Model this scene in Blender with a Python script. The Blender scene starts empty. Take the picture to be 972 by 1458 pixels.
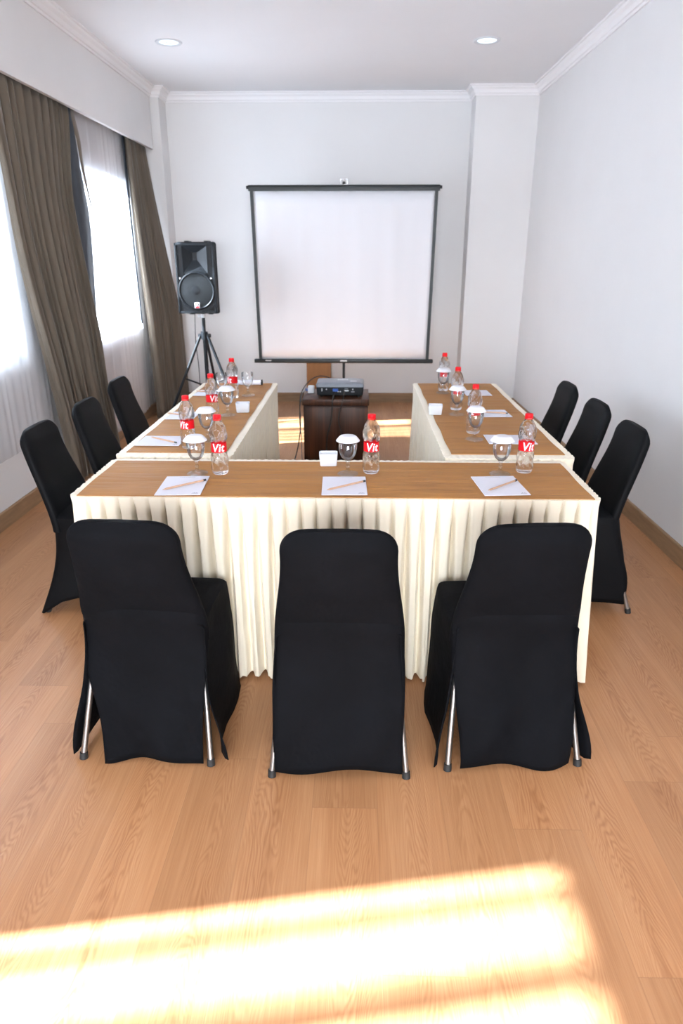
import bpy, bmesh, math, random
from mathutils import Vector, Matrix
R = math.radians
PI = math.pi
rnd = random.Random(7)
S = bpy.context.scene
COL = S.collection

# ------------------------------------------------------------------ camera
cd = bpy.data.cameras.new('camera')
cam = bpy.data.objects.new('camera', cd); COL.objects.link(cam)
cd.sensor_fit = 'VERTICAL'; cd.sensor_height = 36; cd.sensor_width = 24; cd.lens = 24
cam.location = (0, 0, 1.55)
cam.rotation_euler = (R(90 - 20.556), 0, R(1.324))
cd.dof.use_dof = True; cd.dof.focus_distance = 2.35; cd.dof.aperture_fstop = 4.0
S.camera = cam

# ------------------------------------------------------------------ light
W = bpy.data.worlds.new('world'); S.world = W; W.use_nodes = True
bg = W.node_tree.nodes['Background']
bg.inputs[0].default_value = (0.80, 0.89, 1.0, 1); bg.inputs[1].default_value = 3.0
SUN_E = R(37.5)
sd = bpy.data.lights.new('sun', 'SUN'); sun = bpy.data.objects.new('sun', sd); COL.objects.link(sun)
sd.energy = 104; sd.angle = R(1.3); sd.color = (0.80, 0.90, 1.0)
dirv = Vector((math.cos(SUN_E) * .987, math.cos(SUN_E) * .161, -math.sin(SUN_E)))
sun.rotation_euler = dirv.to_track_quat('-Z', 'Y').to_euler()
def sky_light(name, loc, size, power, to, color=(0.72, 0.85, 1.0)):
    d = bpy.data.lights.new(name, 'AREA'); o = bpy.data.objects.new(name, d); COL.objects.link(o)
    d.shape = 'RECTANGLE'; d.size, d.size_y = size; d.energy = power; d.color = color
    o.location = loc; o.rotation_euler = Vector(to).to_track_quat('-Z', 'Z').to_euler()
    return o
sky_light('window_daylight', (-2.42, 0.65, 1.58), (0.8, 1.4), 20, (1, 0, -.05))
sky_light('window_daylight', (-2.42, 3.52, 1.58), (1.9, 1.4), 85, (1, 0, -.05))
sky_light('window_daylight', (-2.42, 6.10, 1.58), (1.6, 1.4), 40, (1, 0, -.05))
rear = sky_light('rear_window_daylight', (-0.1, -2.62, 1.60), (2.6, 1.5), 165, (0, 1, -.22), (0.93, 0.96, 1.0))
rear.data.spread = R(115)
S.view_settings.view_transform = 'Standard'; S.view_settings.look = 'None'
S.view_settings.gamma = 1.0; S.view_settings.use_curve_mapping = False
S.view_settings.exposure = 0.22

# ------------------------------------------------------------------ materials
def mat(name, color, rough=.6, metal=0, spec=.5, sheen=0, coat=0, trans=0, ior=1.45):
    m = bpy.data.materials.new(name); m.use_nodes = True
    b = m.node_tree.nodes['Principled BSDF']
    b.inputs['Base Color'].default_value = (*color, 1); b.inputs['Roughness'].default_value = rough
    b.inputs['Metallic'].default_value = metal; b.inputs['Specular IOR Level'].default_value = spec
    b.inputs['Sheen Weight'].default_value = sheen; b.inputs['Coat Weight'].default_value = coat
    b.inputs['Transmission Weight'].default_value = trans; b.inputs['IOR'].default_value = ior
    return m
class NT:
    def __init__(s, m): s.t = m.node_tree; s.b = s.t.nodes.get('Principled BSDF'); s.out = s.t.nodes['Material Output']
    def n(s, typ, **k):
        nd = s.t.nodes.new(typ)
        for a, v in k.items(): setattr(nd, a, v)
        return nd
    def l(s, a, b): s.t.links.new(a, b)
    def m(s, op, a, b=None, c=None):
        nd = s.n('ShaderNodeMath', operation=op)
        for i, v in enumerate((a, b, c)):
            if v is None: continue
            if isinstance(v, (int, float)): nd.inputs[i].default_value = v
            else: s.l(v, nd.inputs[i])
        return nd.outputs[0]
    def mix(s, fac, a, b, mode='MIX'):
        nd = s.n('ShaderNodeMix', data_type='RGBA', blend_type=mode)
        for i, v in ((0, fac), (6, a), (7, b)):
            if isinstance(v, (int, float)): nd.inputs[i].default_value = v
            elif isinstance(v, tuple): nd.inputs[i].default_value = (*v, 1)
            else: s.l(v, nd.inputs[i])
        return nd.outputs[2]
    def coords(s, kind='Object', scale=(1, 1, 1)):
        tc = s.n('ShaderNodeTexCoord'); mp = s.n('ShaderNodeMapping'); mp.inputs['Scale'].default_value = scale
        s.l(tc.outputs[kind], mp.inputs[0]); return mp.outputs[0]
    def noise(s, vec, scale, detail=4, rough=.55, dist=0):
        nd = s.n('ShaderNodeTexNoise'); nd.inputs['Scale'].default_value = scale; nd.inputs['Detail'].default_value = detail
        nd.inputs['Roughness'].default_value = rough; nd.inputs['Distortion'].default_value = dist
        s.l(vec, nd.inputs['Vector']); return nd.outputs['Fac']
    def ramp(s, fac, stops):
        nd = s.n('ShaderNodeValToRGB'); e = nd.color_ramp.elements
        while len(e) < len(stops): e.new(.5)
        for el, (p, c) in zip(e, stops): el.position = p; el.color = (*c, 1)
        s.l(fac, nd.inputs[0]); return nd.outputs[0]
    def bump(s, h, strength=.3, dist=.01):
        nd = s.n('ShaderNodeBump'); nd.inputs['Strength'].default_value = strength; nd.inputs['Distance'].default_value = dist
        s.l(h, nd.inputs['Height']); s.l(nd.outputs[0], s.b.inputs['Normal']); return nd
def noisy(name, color, rough=.6, var=.12, scale=8, stretch=(1, 1, 1), bump=.0, bscale=40, bdist=.004, **k):
    m = mat(name, color, rough, **k); t = NT(m); v = t.coords('Object', stretch)
    c0 = tuple(c * (1 - var) for c in color); c1 = tuple(min(1, c * (1 + var)) for c in color)
    t.l(t.ramp(t.noise(v, scale), [(.3, c0), (.7, c1)]), t.b.inputs['Base Color'])
    if bump: t.bump(t.noise(v, bscale, 3), bump, bdist)
    return m
M = {}
M['wall'] = noisy('wall_paint', (.755, .745, .745), .75, .012, 2.5, bump=.06, bscale=160, bdist=.001)
M['ceiling'] = noisy('ceiling_paint', (.78, .78, .80), .85, .01, 2)
M['cornice'] = mat('cornice_plaster', (.84, .83, .84), .6)
M['base'] = noisy('baseboard_wood', (.30, .185, .10), .45, .18, 5, (1, 1, 9), bump=.05)
M['curtain'] = noisy('taupe_curtain_cloth', (.125, .100, .074), .85, .10, 6, (3, 3, .5), bump=.15, bscale=220, bdist=.001, sheen=.25)
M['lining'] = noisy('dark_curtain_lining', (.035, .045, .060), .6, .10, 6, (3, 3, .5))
M['black'] = noisy('black_chair_cloth', (.0030, .0033, .0046), .85, .25, 5, (1, 1, 1), bump=.7, bscale=9, bdist=.012, spec=.12)
M['stretch'] = noisy('black_stretch_cloth', (.0018, .0021, .0030), .65, .2, 4, bump=.1, bscale=9, bdist=.006, spec=.16)
M['steel'] = mat('brushed_steel', (.36, .35, .34), .38, 1)
M['rubber'] = mat('black_rubber', (.02, .02, .02), .6)
M['plastic'] = noisy('black_plastic', (.0075, .0100, .0130), .45, .1, 30, bump=.12, bscale=400, bdist=.0006, spec=.35)
M['grille'] = noisy('speaker_grille_mesh', (.006, .009, .011), .6, .3, 500, bump=.5, bscale=600, bdist=.0008)
M['dark'] = mat('dark_recess', (.004, .004, .005), .7)
M['screenframe'] = mat('screen_housing_black', (.012, .016, .018), .4)
M['grey'] = noisy('grey_plastic', (.18, .20, .23), .35, .06, 30)
M['silver'] = mat('silver_plastic', (.60, .62, .65), .35)
M['white'] = mat('white_ceramic', (.62, .645, .69), .3)
M['foam'] = mat('white_paper_cover', (.70, .70, .74), .7)
M['paper'] = noisy('white_paper', (.68, .68, .75), .7, .012, 6)
M['ink'] = mat('grey_ink', (.22, .22, .26), .7)
M['red'] = mat('red_plastic', (.66, .004, .010), .45, spec=.3)
M['redlabel'] = mat('red_label_film', (.62, .004, .010), .5, spec=.25)
M['letter'] = mat('white_label_lettering', (.9, .88, .9), .4)
M['pencil'] = noisy('bare_pencil_wood', (.52, .32, .21), .5, .1, 60)
M['lead'] = mat('pencil_lead', (.03, .03, .03), .5)
M['blue'] = mat('blue_connector', (.02, .08, .35), .4)
M['porcelain'] = mat('downlight_glass', (.75, .85, .95), .15)
M['chrome'] = mat('chrome', (.75, .77, .80), .12, 1)
M['board'] = noisy('orange_brown_wood', (.36, .16, .05), .5, .15, 4, (3, 3, .6))
M['door'] = noisy('painted_door', (.62, .60, .58), .5, .02, 3)
M['cablegrey'] = mat('grey_cable', (.10, .10, .11), .5)

def satin():
    m = noisy('cream_satin', (.80, .72, .575), .42, .03, 4, (3, 3, .6), sheen=.2, spec=.45)
    t = NT(m); tr = t.n('ShaderNodeBsdfTranslucent'); tr.inputs[0].default_value = (.72, .60, .42, 1)
    mx = t.n('ShaderNodeMixShader'); mx.inputs[0].default_value = .05
    t.l(t.b.outputs[0], mx.inputs[1]); t.l(tr.outputs[0], mx.inputs[2]); t.l(mx.outputs[0], t.out.inputs[0])
    return m
M['satin'] = satin()
def brown_cloth():
    m = mat('golden_brown_satin', (.36, .19, .075), .55, spec=.28); t = NT(m)
    v = t.coords('Object', (1, 3.2, 1)); a = t.noise(v, 2.6, 4, .6, .6)
    t.l(t.ramp(a, [(.25, (.310, .135, .036)), (.75, (.430, .200, .056))]), t.b.inputs['Base Color'])
    v2 = t.coords('Object', (1.1, 9, 1)); t.bump(t.noise(v2, 2.4, 4, .55, .5), .5, .018)
    return m
M['brown'] = brown_cloth()
def sheer(name, tfac, col=(.90, .89, .90)):
    m = bpy.data.materials.new(name); m.use_nodes = True; t = NT(m)
    t.t.nodes.remove(t.b)
    d = t.n('ShaderNodeBsdfDiffuse'); d.inputs[0].default_value = (*col, 1)
    tr = t.n('ShaderNodeBsdfTranslucent'); tr.inputs[0].default_value = (*col, 1)
    tp = t.n('ShaderNodeBsdfTransparent')
    a = t.n('ShaderNodeMixShader'); a.inputs[0].default_value = .55; t.l(d.outputs[0], a.inputs[1]); t.l(tr.outputs[0], a.inputs[2])
    b = t.n('ShaderNodeMixShader'); b.inputs[0].default_value = tfac; t.l(a.outputs[0], b.inputs[1]); t.l(tp.outputs[0], b.inputs[2])
    t.l(b.outputs[0], t.out.inputs[0]); return m
M['sheer'] = sheer('sheer_voile', .56)
M['sheer_dense'] = sheer('dense_voile', .40, (.78, .78, .80))
def glassy(name, transp, rough=.02, tint=(.97, .99, 1.0), ior=1.3):
    m = bpy.data.materials.new(name); m.use_nodes = True; t = NT(m); t.t.nodes.remove(t.b)
    g = t.n('ShaderNodeBsdfGlass'); g.inputs['Color'].default_value = (*tint, 1); g.inputs['Roughness'].default_value = rough; g.inputs['IOR'].default_value = ior
    tp = t.n('ShaderNodeBsdfTransparent'); tp.inputs[0].default_value = (*tint, 1)
    mx = t.n('ShaderNodeMixShader'); mx.inputs[0].default_value = transp
    t.l(g.outputs[0], mx.inputs[1]); t.l(tp.outputs[0], mx.inputs[2]); t.l(mx.outputs[0], t.out.inputs[0]); return m
def thin_glass(name, tint=(.98, .99, 1), gain=1.6, base=.04):
    m = bpy.data.materials.new(name); m.use_nodes = True; t = NT(m); t.t.nodes.remove(t.b)
    g = t.n('ShaderNodeBsdfGlossy'); g.inputs['Roughness'].default_value = .04
    tp = t.n('ShaderNodeBsdfTransparent'); tp.inputs[0].default_value = (*tint, 1)
    fr = t.n('ShaderNodeLayerWeight'); fr.inputs[0].default_value = .35
    f = t.m('MULTIPLY', fr.outputs['Fresnel'], gain); f = t.m('ADD', f, base); f = t.m('MINIMUM', f, .9)
    mx = t.n('ShaderNodeMixShader'); t.l(f, mx.inputs[0]); t.l(tp.outputs[0], mx.inputs[1]); t.l(g.outputs[0], mx.inputs[2])
    t.l(mx.outputs[0], t.out.inputs[0]); return m
M['bottle'] = glassy('bottle_plastic_and_water', .38, .02, (.985, .99, 1.0), 1.28)
M['glass'] = thin_glass('goblet_glass', (.985, .99, .995), .9, .05)
M['footglass'] = glassy('goblet_stem_glass', .75, .02, (.95, .98, 1), 1.45)
M['pane'] = thin_glass('window_pane', (.98, .99, 1), .5, .0)

def floor_mat():
    m = mat('oak_laminate', (.6, .35, .2), .34, spec=.38, coat=.05); t = NT(m)
    m.node_tree.nodes['Principled BSDF'].inputs['Coat Roughness'].default_value = .18
    tc = t.n('ShaderNodeTexCoord'); sp = t.n('ShaderNodeSeparateXYZ'); t.l(tc.outputs['Object'], sp.inputs[0])
    x, y = sp.outputs[0], sp.outputs[1]
    PW, PL = .195, 1.28
    xs = t.m('DIVIDE', t.m('ADD', x, 50.045), PW); ix = t.m('FLOOR', xs); fx = t.m('SUBTRACT', xs, ix)
    wn = t.n('ShaderNodeTexWhiteNoise', noise_dimensions='1D'); t.l(ix, wn.inputs['W'])
    ys = t.m('ADD', t.m('DIVIDE', y, PL), t.m('MULTIPLY', wn.outputs[0], 7.31)); iy = t.m('FLOOR', ys); fy = t.m('SUBTRACT', ys, iy)
    cv = t.n('ShaderNodeCombineXYZ'); t.l(ix, cv.inputs[0]); t.l(iy, cv.inputs[1])
    w2 = t.n('ShaderNodeTexWhiteNoise', noise_dimensions='2D'); t.l(cv.outputs[0], w2.inputs['Vector'])
    rs = t.n('ShaderNodeSeparateColor'); t.l(w2.outputs['Color'], rs.inputs[0])
    r1, r2, r3 = rs.outputs
    # two strips of grain per board; arches follow the board's length
    u = t.m('SUBTRACT', fx, t.m('ADD', .35, t.m('MULTIPLY', r1, .3)))
    gv = t.n('ShaderNodeCombineXYZ'); t.l(t.m('MULTIPLY', x, 9.0), gv.inputs[0]); t.l(t.m('MULTIPLY', y, 1.5), gv.inputs[1]); t.l(t.m('MULTIPLY', r2, 37.), gv.inputs[2])
    nz = t.noise(gv.outputs[0], 1.0, 3, .5, .3)
    sgn = t.m('SUBTRACT', t.m('MULTIPLY', t.m('GREATER_THAN', r3, .5), 2.0), 1.0)
    fld = t.m('ADD', t.m('MULTIPLY', t.m('MULTIPLY', y, sgn), 1.1), t.m('MULTIPLY', t.m('MULTIPLY', u, u), 5.5))
    fld = t.m('ADD', fld, t.m('MULTIPLY', nz, 1.5))
    ring = t.m('SINE', t.m('MULTIPLY', fld, 84.0))
    ring = t.m('MULTIPLY', t.m('ADD', ring, 1.0), .5); ring = t.m('POWER', ring, 1.6)
    fv = t.n('ShaderNodeCombineXYZ'); t.l(t.m('MULTIPLY', x, 190.), fv.inputs[0]); t.l(t.m('MULTIPLY', y, 4.5), fv.inputs[1]); t.l(t.m('MULTIPLY', r1, 11.), fv.inputs[2])
    fine = t.noise(fv.outputs[0], 1.0, 4, .6)
    bv = t.n('ShaderNodeCombineXYZ'); t.l(t.m('MULTIPLY', x, 16.), bv.inputs[0]); t.l(t.m('MULTIPLY', y, 1.3), bv.inputs[1]); t.l(t.m('MULTIPLY', r2, 19.), bv.inputs[2])
    broad = t.noise(bv.outputs[0], 1.0, 3, .5)
    fade = t.m('MULTIPLY', t.m('SUBTRACT', 1.0, t.m('MINIMUM', t.m('MULTIPLY', t.m('ABSOLUTE', u), 1.7), .9)), t.m('ADD', .25, nz))
    g = t.m('ADD', t.m('MULTIPLY', t.m('MULTIPLY', ring, fade), .26), t.m('MULTIPLY', fine, .50))
    g = t.m('ADD', g, t.m('MULTIPLY', broad, .40))
    c = t.ramp(g, [(.22, (.525, .280, .140)), (.50, (.425, .205, .093)), (.80, (.310, .130, .053))])
    tone = t.m('ADD', .90, t.m('MULTIPLY', r2, .20))
    hs = t.n('ShaderNodeHueSaturation'); t.l(tone, hs.inputs['Value']); t.l(c, hs.inputs['Color'])
    # knots
    kv = t.n('ShaderNodeCombineXYZ'); t.l(t.m('MULTIPLY', x, 2.6), kv.inputs[0]); t.l(t.m('MULTIPLY', y, 1.3), kv.inputs[1])
    vo = t.n('ShaderNodeTexVoronoi'); t.l(kv.outputs[0], vo.inputs['Vector']); vo.inputs['Scale'].default_value = 1.0
    kn = t.m('MULTIPLY', t.m('LESS_THAN', vo.outputs['Distance'], .035), .6)
    c2 = t.mix(kn, hs.outputs[0], (.22, .10, .05))
    # seams
    ex = t.m('MINIMUM', fx, t.m('SUBTRACT', 1.0, fx)); ey = t.m('MINIMUM', fy, t.m('SUBTRACT', 1.0, fy))
    sx = t.m('LESS_THAN', ex, .0045); sy = t.m('LESS_THAN', ey, .0009)
    seam = t.m('MULTIPLY', t.m('MAXIMUM', sx, sy), .40)
    c3 = t.mix(seam, c2, (.25, .12, .06))
    t.l(c3, t.b.inputs['Base Color'])
    t.bump(t.m('SUBTRACT', t.m('MULTIPLY', fine, .4), seam), .06, .002)
    rr = t.m('ADD', .28, t.m('MULTIPLY', fine, .14)); t.l(rr, t.b.inputs['Roughness'])
    return m
M['floor'] = floor_mat()
def darkwood():
    m = mat('dark_walnut_laminate', (.06, .025, .012), .42, spec=.35); t = NT(m)
    v = t.coords('Object', (14, 14, .5)); a = t.noise(v, 1.0, 4, .6, .3)
    v2 = t.coords('Object', (90, 90, 1.5)); b = t.noise(v2, 1.0, 2)
    g = t.m('ADD', t.m('MULTIPLY', a, .75), t.m('MULTIPLY', b, .3))
    t.l(t.ramp(g, [(.35, (.014, .005, .003)), (.52, (.045, .015, .006)), (.70, (.105, .036, .014))]), t.b.inputs['Base Color'])
    return m
M['walnut'] = darkwood()

# ------------------------------------------------------------------ helpers
def obj(name, bm, m, parent=None, smooth=35, loc=None, rot=None):
    me = bpy.data.meshes.new(name); bmesh.ops.recalc_face_normals(bm, faces=bm.faces[:]); bm.to_mesh(me); bm.free()
    for mm in (m if isinstance(m, (list, tuple)) else [m]): me.materials.append(mm)
    if smooth:
        for p in me.polygons: p.use_smooth = True
        me.set_sharp_from_angle(angle=R(smooth))
    o = bpy.data.objects.new(name, me); COL.objects.link(o)
    if parent: o.parent = parent
    if loc: o.location = loc
    if rot: o.rotation_euler = rot
    return o
def empty(name, loc=(0, 0, 0), rz=0):
    o = bpy.data.objects.new(name, None); COL.objects.link(o); o.location = loc; o.rotation_euler = (0, 0, rz); o.empty_display_size = .05
    return o
def tag(o, label, cat, group=None):
    o['label'] = label; o['category'] = cat
    if group: o['group'] = group
    return o
def struct(o): o['kind'] = 'structure'; return o
def copy_tree(o, parent=None):
    c = o.copy(); COL.objects.link(c)
    if parent: c.parent = parent
    for ch in [q for q in o.children]: copy_tree(ch, c)
    return c
def box(bm, x0, x1, y0, y1, z0, z1, bev=0, seg=2, mi=0):
    r = bmesh.ops.create_cube(bm, size=1)
    vs = r['verts']
    for v in vs: v.co = Vector(((x0 + x1) / 2 + v.co.x * (x1 - x0), (y0 + y1) / 2 + v.co.y * (y1 - y0), (z0 + z1) / 2 + v.co.z * (z1 - z0)))
    fs = list({f for v in vs for f in v.link_faces})
    for f in fs: f.material_index = mi
    if bev:
        es = list({e for v in vs for e in v.link_edges})
        bmesh.ops.bevel(bm, geom=es, offset=bev, segments=seg, affect='EDGES', profile=.5, clamp_overlap=True)
def NB(): return bmesh.new()
def tube(bm, pts, r, n=10, caps=True):
    pts = [Vector(p) for p in pts]; rings = []
    rr = r if isinstance(r, (list, tuple)) else [r] * len(pts)
    prev = None
    for i, p in enumerate(pts):
        d = (pts[min(i + 1, len(pts) - 1)] - pts[max(i - 1, 0)]).normalized()
        a = prev if prev else (Vector((0, 0, 1)) if abs(d.z) < .9 else Vector((1, 0, 0)))
        u = (a - d * a.dot(d)).normalized(); w = d.cross(u); prev = u
        rings.append([bm.verts.new(p + (u * math.cos(2 * PI * k / n) + w * math.sin(2 * PI * k / n)) * rr[i]) for k in range(n)])
    for a, b in zip(rings, rings[1:]):
        for k in range(n): bm.faces.new((a[k], a[(k + 1) % n], b[(k + 1) % n], b[k]))
    if caps: bm.faces.new(rings[0][::-1]); bm.faces.new(rings[-1])
def spline(pts, n=6):
    pts = [Vector(p) for p in pts]; out = []
    for i in range(len(pts) - 1):
        p0 = pts[max(i - 1, 0)]; p1 = pts[i]; p2 = pts[i + 1]; p3 = pts[min(i + 2, len(pts) - 1)]
        for k in range(n):
            t = k / n
            out.append(.5 * ((2 * p1) + (p2 - p0) * t + (2 * p0 - 5 * p1 + 4 * p2 - p3) * t * t + (3 * p1 - p0 - 3 * p2 + p3) * t ** 3))
    out.append(pts[-1]); return out
def lathe(bm, prof, n=24, fn=None, cx=0, cy=0, mi=0):
    rings = []
    for (r, z) in prof:
        if r < 1e-5: rings.append([bm.verts.new((cx, cy, z))]); continue
        rg = []
        for k in range(n):
            a = 2 * PI * k / n; q = r * (fn(a, z) if fn else 1)
            rg.append(bm.verts.new((cx + q * math.cos(a), cy + q * math.sin(a), z)))
        rings.append(rg)
    for a, b in zip(rings, rings[1:]):
        if len(a) == 1 and len(b) == 1: continue
        for k in range(n):
            k2 = (k + 1) % n
            if len(a) == 1: f = bm.faces.new((a[0], b[k2], b[k]))
            elif len(b) == 1: f = bm.faces.new((a[k], a[k2], b[0]))
            else: f = bm.faces.new((a[k], a[k2], b[k2], b[k]))
            f.material_index = mi
def grid(bm, rows, close=False, mi=0):
    vr = [[bm.verts.new(p) for p in r] for r in rows]
    for a, b in zip(vr, vr[1:]):
        n = len(a)
        for k in range(n if close else n - 1):
            f = bm.faces.new((a[k], a[(k + 1) % n], b[(k + 1) % n], b[k])); f.material_index = mi
    return vr
def prism(bm, poly, z0, z1, axis='z'):
    def P(a, b, c): return {'z': (a, b, c), 'y': (a, c, b), 'x': (c, a, b)}[axis]
    lo = [bm.verts.new(P(a, b, z0)) for a, b in poly]; hi = [bm.verts.new(P(a, b, z1)) for a, b in poly]
    n = len(poly); bm.faces.new(lo[::-1]); bm.faces.new(hi)
    for k in range(n): bm.faces.new((lo[k], lo[(k + 1) % n], hi[(k + 1) % n], hi[k]))
def clamp(v, a=0, b=1): return max(a, min(b, v))
def sstep(a, b, v): t = clamp((v - a) / (b - a)); return t * t * (3 - 2 * t)
def text_bm(txt, size, shear=0.0, extrude=0.0, offset=0.0):
    cu = bpy.data.curves.new('lettering', 'FONT'); cu.body = txt; cu.size = size; cu.shear = shear; cu.extrude = extrude; cu.offset = offset
    cu.space_character = 1.06; cu.align_x = 'CENTER'; cu.align_y = 'CENTER'
    o = bpy.data.objects.new('lettering', cu); COL.objects.link(o)
    dg = bpy.context.evaluated_depsgraph_get(); me = bpy.data.meshes.new_from_object(o.evaluated_get(dg))
    bm = NB(); bm.from_mesh(me); bpy.data.objects.remove(o); bpy.data.curves.remove(cu); bpy.data.meshes.remove(me)
    return bm

# ------------------------------------------------------------------ room shell
CH = 3.05; YR = -2.4; YB = 7.69; YC = 7.43; XP = -2.0; XW = -2.135; XPIER = -1.92; XCOL = 1.10
def xr(y): return 1.695 + .0093 * (YC - y)
b = NB(); box(b, -2.6, 2.1, YR - .3, YB + .3, -.1, 0); struct(obj('floor', b, M['floor'], smooth=0))
b = NB(); box(b, -2.6, 2.1, YR - .3, YB + .3, CH, CH + .1); struct(obj('ceiling', b, M['ceiling'], smooth=0))
WZ0, WZ1 = .9, 2.2
WINS = [(.30, 1.0), (2.6, 4.45), (5.35, 6.88)]
b = NB()
ys = [YR - .2] + [v for w in WINS for v in w] + [YB + .2]
for i in range(0, len(ys), 2): box(b, XW - .15, XW, ys[i], ys[i + 1], 0, CH)
for (a, c) in WINS:
    box(b, XW - .15, XW, a, c, 0, WZ0); box(b, XW - .15, XW, a, c, WZ1, CH)
box(b, XW, XPIER, YC, YB + .2, 0, CH)
struct(obj('wall_left', b, M['wall'], smooth=0))
b = NB(); box(b, XPIER, XCOL, YB, YB + .2, 0, CH)
struct(obj('wall_back', b, M['wall'], smooth=0))
b = NB(); box(b, XCOL, 1.9, YC, YB + .2, 0, CH); struct(obj('wall_column', b, M['wall'], smooth=0))
b = NB(); prism(b, [(xr(YC), YC), (xr(YR), YR), (xr(YR) + .15, YR), (xr(YC) + .15, YC)], 0, CH); struct(obj('wall_right', b, M['wall'], smooth=0))
b = NB()
box(b, -2.3, -1.4, YR - .15, YR, 0, CH); box(b, 1.2, 2.0, YR - .15, YR, 0, CH)
box(b, -1.4, 1.2, YR - .15, YR, 0, .85); box(b, -1.4, 1.2, YR - .15, YR, 2.35, CH)
struct(obj('wall_rear', b, M['wall'], smooth=0))
# curtain pelmet
b = NB(); box(b, XP - .03, XP, YR, 7.40, 2.52, CH); struct(obj('trim_1', b, M['wall'], smooth=0))
# sun blocker added unseen outside the middle window, shading the left side table
b = NB(); grid(b, [[Vector((-2.29, y, 2.50)) for y in (2.2, 3.5, 4.95)], [Vector((-3.62, y, 1.86)) for y in (2.2, 3.5, 4.95)]])
blk = obj('sun_blocker', b, mat('sun_blocker_sheet', (.55, .53, .48), .8), smooth=0); blk.modifiers.new('thickness', 'SOLIDIFY').thickness = .02; struct(blk)
# windows
def window(n, a, c, xin, xout, z0, z1, axis):
    w = struct(empty(f'window_{n}', ((xin + xout) / 2, (a + c) / 2, z0) if axis == 'y' else ((a + c) / 2, (xin + xout) / 2, z0)))
    fr = NB(); pn = NB(); t = .045
    mid = (a + c) / 2; o = w.location
    def bx(bm, u0, u1, d0, d1, zz0, zz1):
        if axis == 'y': box(bm, d0 - o.x, d1 - o.x, u0 - o.y, u1 - o.y, zz0 - o.z, zz1 - o.z)
        else: box(bm, u0 - o.x, u1 - o.x, d0 - o.y, d1 - o.y, zz0 - o.z, zz1 - o.z)
    dm = (xin + xout) / 2
    bx(fr, a, a + t, dm - .03, dm + .03, z0, z1); bx(fr, c - t, c, dm - .03, dm + .03, z0, z1)
    bx(fr, a, c, dm - .03, dm + .03, z0, z0 + t); bx(fr, a, c, dm - .03, dm + .03, z1 - t, z1)
    bx(fr, mid - .02, mid + .02, dm - .025, dm + .025, z0, z1)
    bx(pn, a + t, c - t, dm - .003, dm + .003, z0 + t, z1 - t)
    obj('window_frame', fr, M['silver'], w, 0); obj('window_pane', pn, M['pane'], w, 0)
for i, (a, c) in enumerate(WINS): window(i + 1, a, c, XW - .12, XW - .02, WZ0, WZ1, 'y')
window(4, -1.4, 1.2, YR - .12, YR - .02, .85, 2.35, 'x')
# cornice: a stepped moulding swept round the room
path = [(XP, YR), (XP, 7.40), (XW + .03, 7.40)]
def sweep(name, pts, prof, m, closed=False):
    """pts run with the room on the right hand side; prof = [(out, z)]"""
    b = NB(); P = [Vector((*p, 0)) for p in pts]; rows = []
    for i, p in enumerate(P):
        d1 = (P[i] - P[i - 1]).normalized() if i else (P[1] - P[0]).normalized()
        d2 = (P[i + 1] - P[i]).normalized() if i < len(P) - 1 else d1
        n1 = Vector((d1.y, -d1.x, 0)); n2 = Vector((d2.y, -d2.x, 0)); mt = (n1 + n2) / (1 + n1.dot(n2))
        rows.append([p + mt * o + Vector((0, 0, z)) for o, z in prof])
    vr = grid(b, rows, close=True); b.faces.new(vr[0]); b.faces.new(vr[-1])
    return struct(obj(name, b, m, smooth=20))
cp = [(0, CH), (0, CH - .085), (.012, CH - .085), (.014, CH - .070), (.026, CH - .066), (.034, CH - .040), (.052, CH - .026), (.058, CH - .014), (.075, CH - .012), (.075, CH)]
sweep('trim_2', [(XP, YR), (XP, YC), (XPIER, YC), (XPIER, YB), (XCOL, YB), (XCOL, YC), (xr(YC), YC), (xr(YR), YR)], cp, M['cornice'])
bp = [(0, 0), (0, .105), (.010, .105), (.014, .098), (.014, 0)]
sweep('baseboard_left', [(XW, YR), (XW, YC)], bp, M['base'])
sweep('baseboard_back', [(XPIER, YC + .02), (XPIER, YB), (XCOL, YB), (XCOL, YC), (xr(YC), YC)], bp, M['base'])
sweep('baseboard_right', [(xr(YC), YC - .014), (xr(YR), YR)], bp, M['base'])

# ------------------------------------------------------------------ curtains
def cloth_sheet(rows, m, name, parent=None, th=.002):
    b = NB(); grid(b, rows)
    o = obj(name, b, m, parent, 60)
    if th: md = o.modifiers.new('thickness', 'SOLIDIFY'); md.thickness = th; md.offset = 0
    return o
def fold_path(y0, y1, x, amp, per, seed, doubles=()):
    """top-view line of a hanging curtain; doubles = (y, width) spots where the cloth laps over itself"""
    q = random.Random(seed); pts = []; y = y0; ph = 0; step = per / 8; dl = sorted(doubles); a = amp; cnt = 0
    while y < y1:
        pts.append((x + a * math.sin(ph), y)); y += step * (1 + .3 * math.sin(ph * .31 + seed)); ph += 2 * PI / 8
        cnt += 1
        if cnt % 8 == 0: a = amp * q.uniform(.5, 1.0)
        if dl and y >= dl[0][0]:
            w = dl[0][1]; pts += [(x + .004, y + w * .5), (x + .006, y + w), (x, y + w * .96), (x - .003, y + w * .5), (x - .006, y + .002), (x - .004, y + w * .5), (x, y + w)]
            y += w * 1.02; dl.pop(0)
    return pts
def sheer_curtain(y0, y1, z0, z1, m, seed, doubles, label):
    pts = fold_path(y0, y1, -2.105, .009 if z0 < .2 else .004, .085, seed, doubles); rows = []
    for k in range(9):
        t = k / 8; z = z1 + (z0 - z1) * t
        rows.append([Vector((x, y, z + (.02 * math.sin(y * 9 + seed) * (1 if k == 8 and z0 < .2 else 0)))) for x, y in pts])
    o = cloth_sheet(rows, m, 'sheer_curtain', th=0)
    return tag(o, label, 'curtain')
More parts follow.
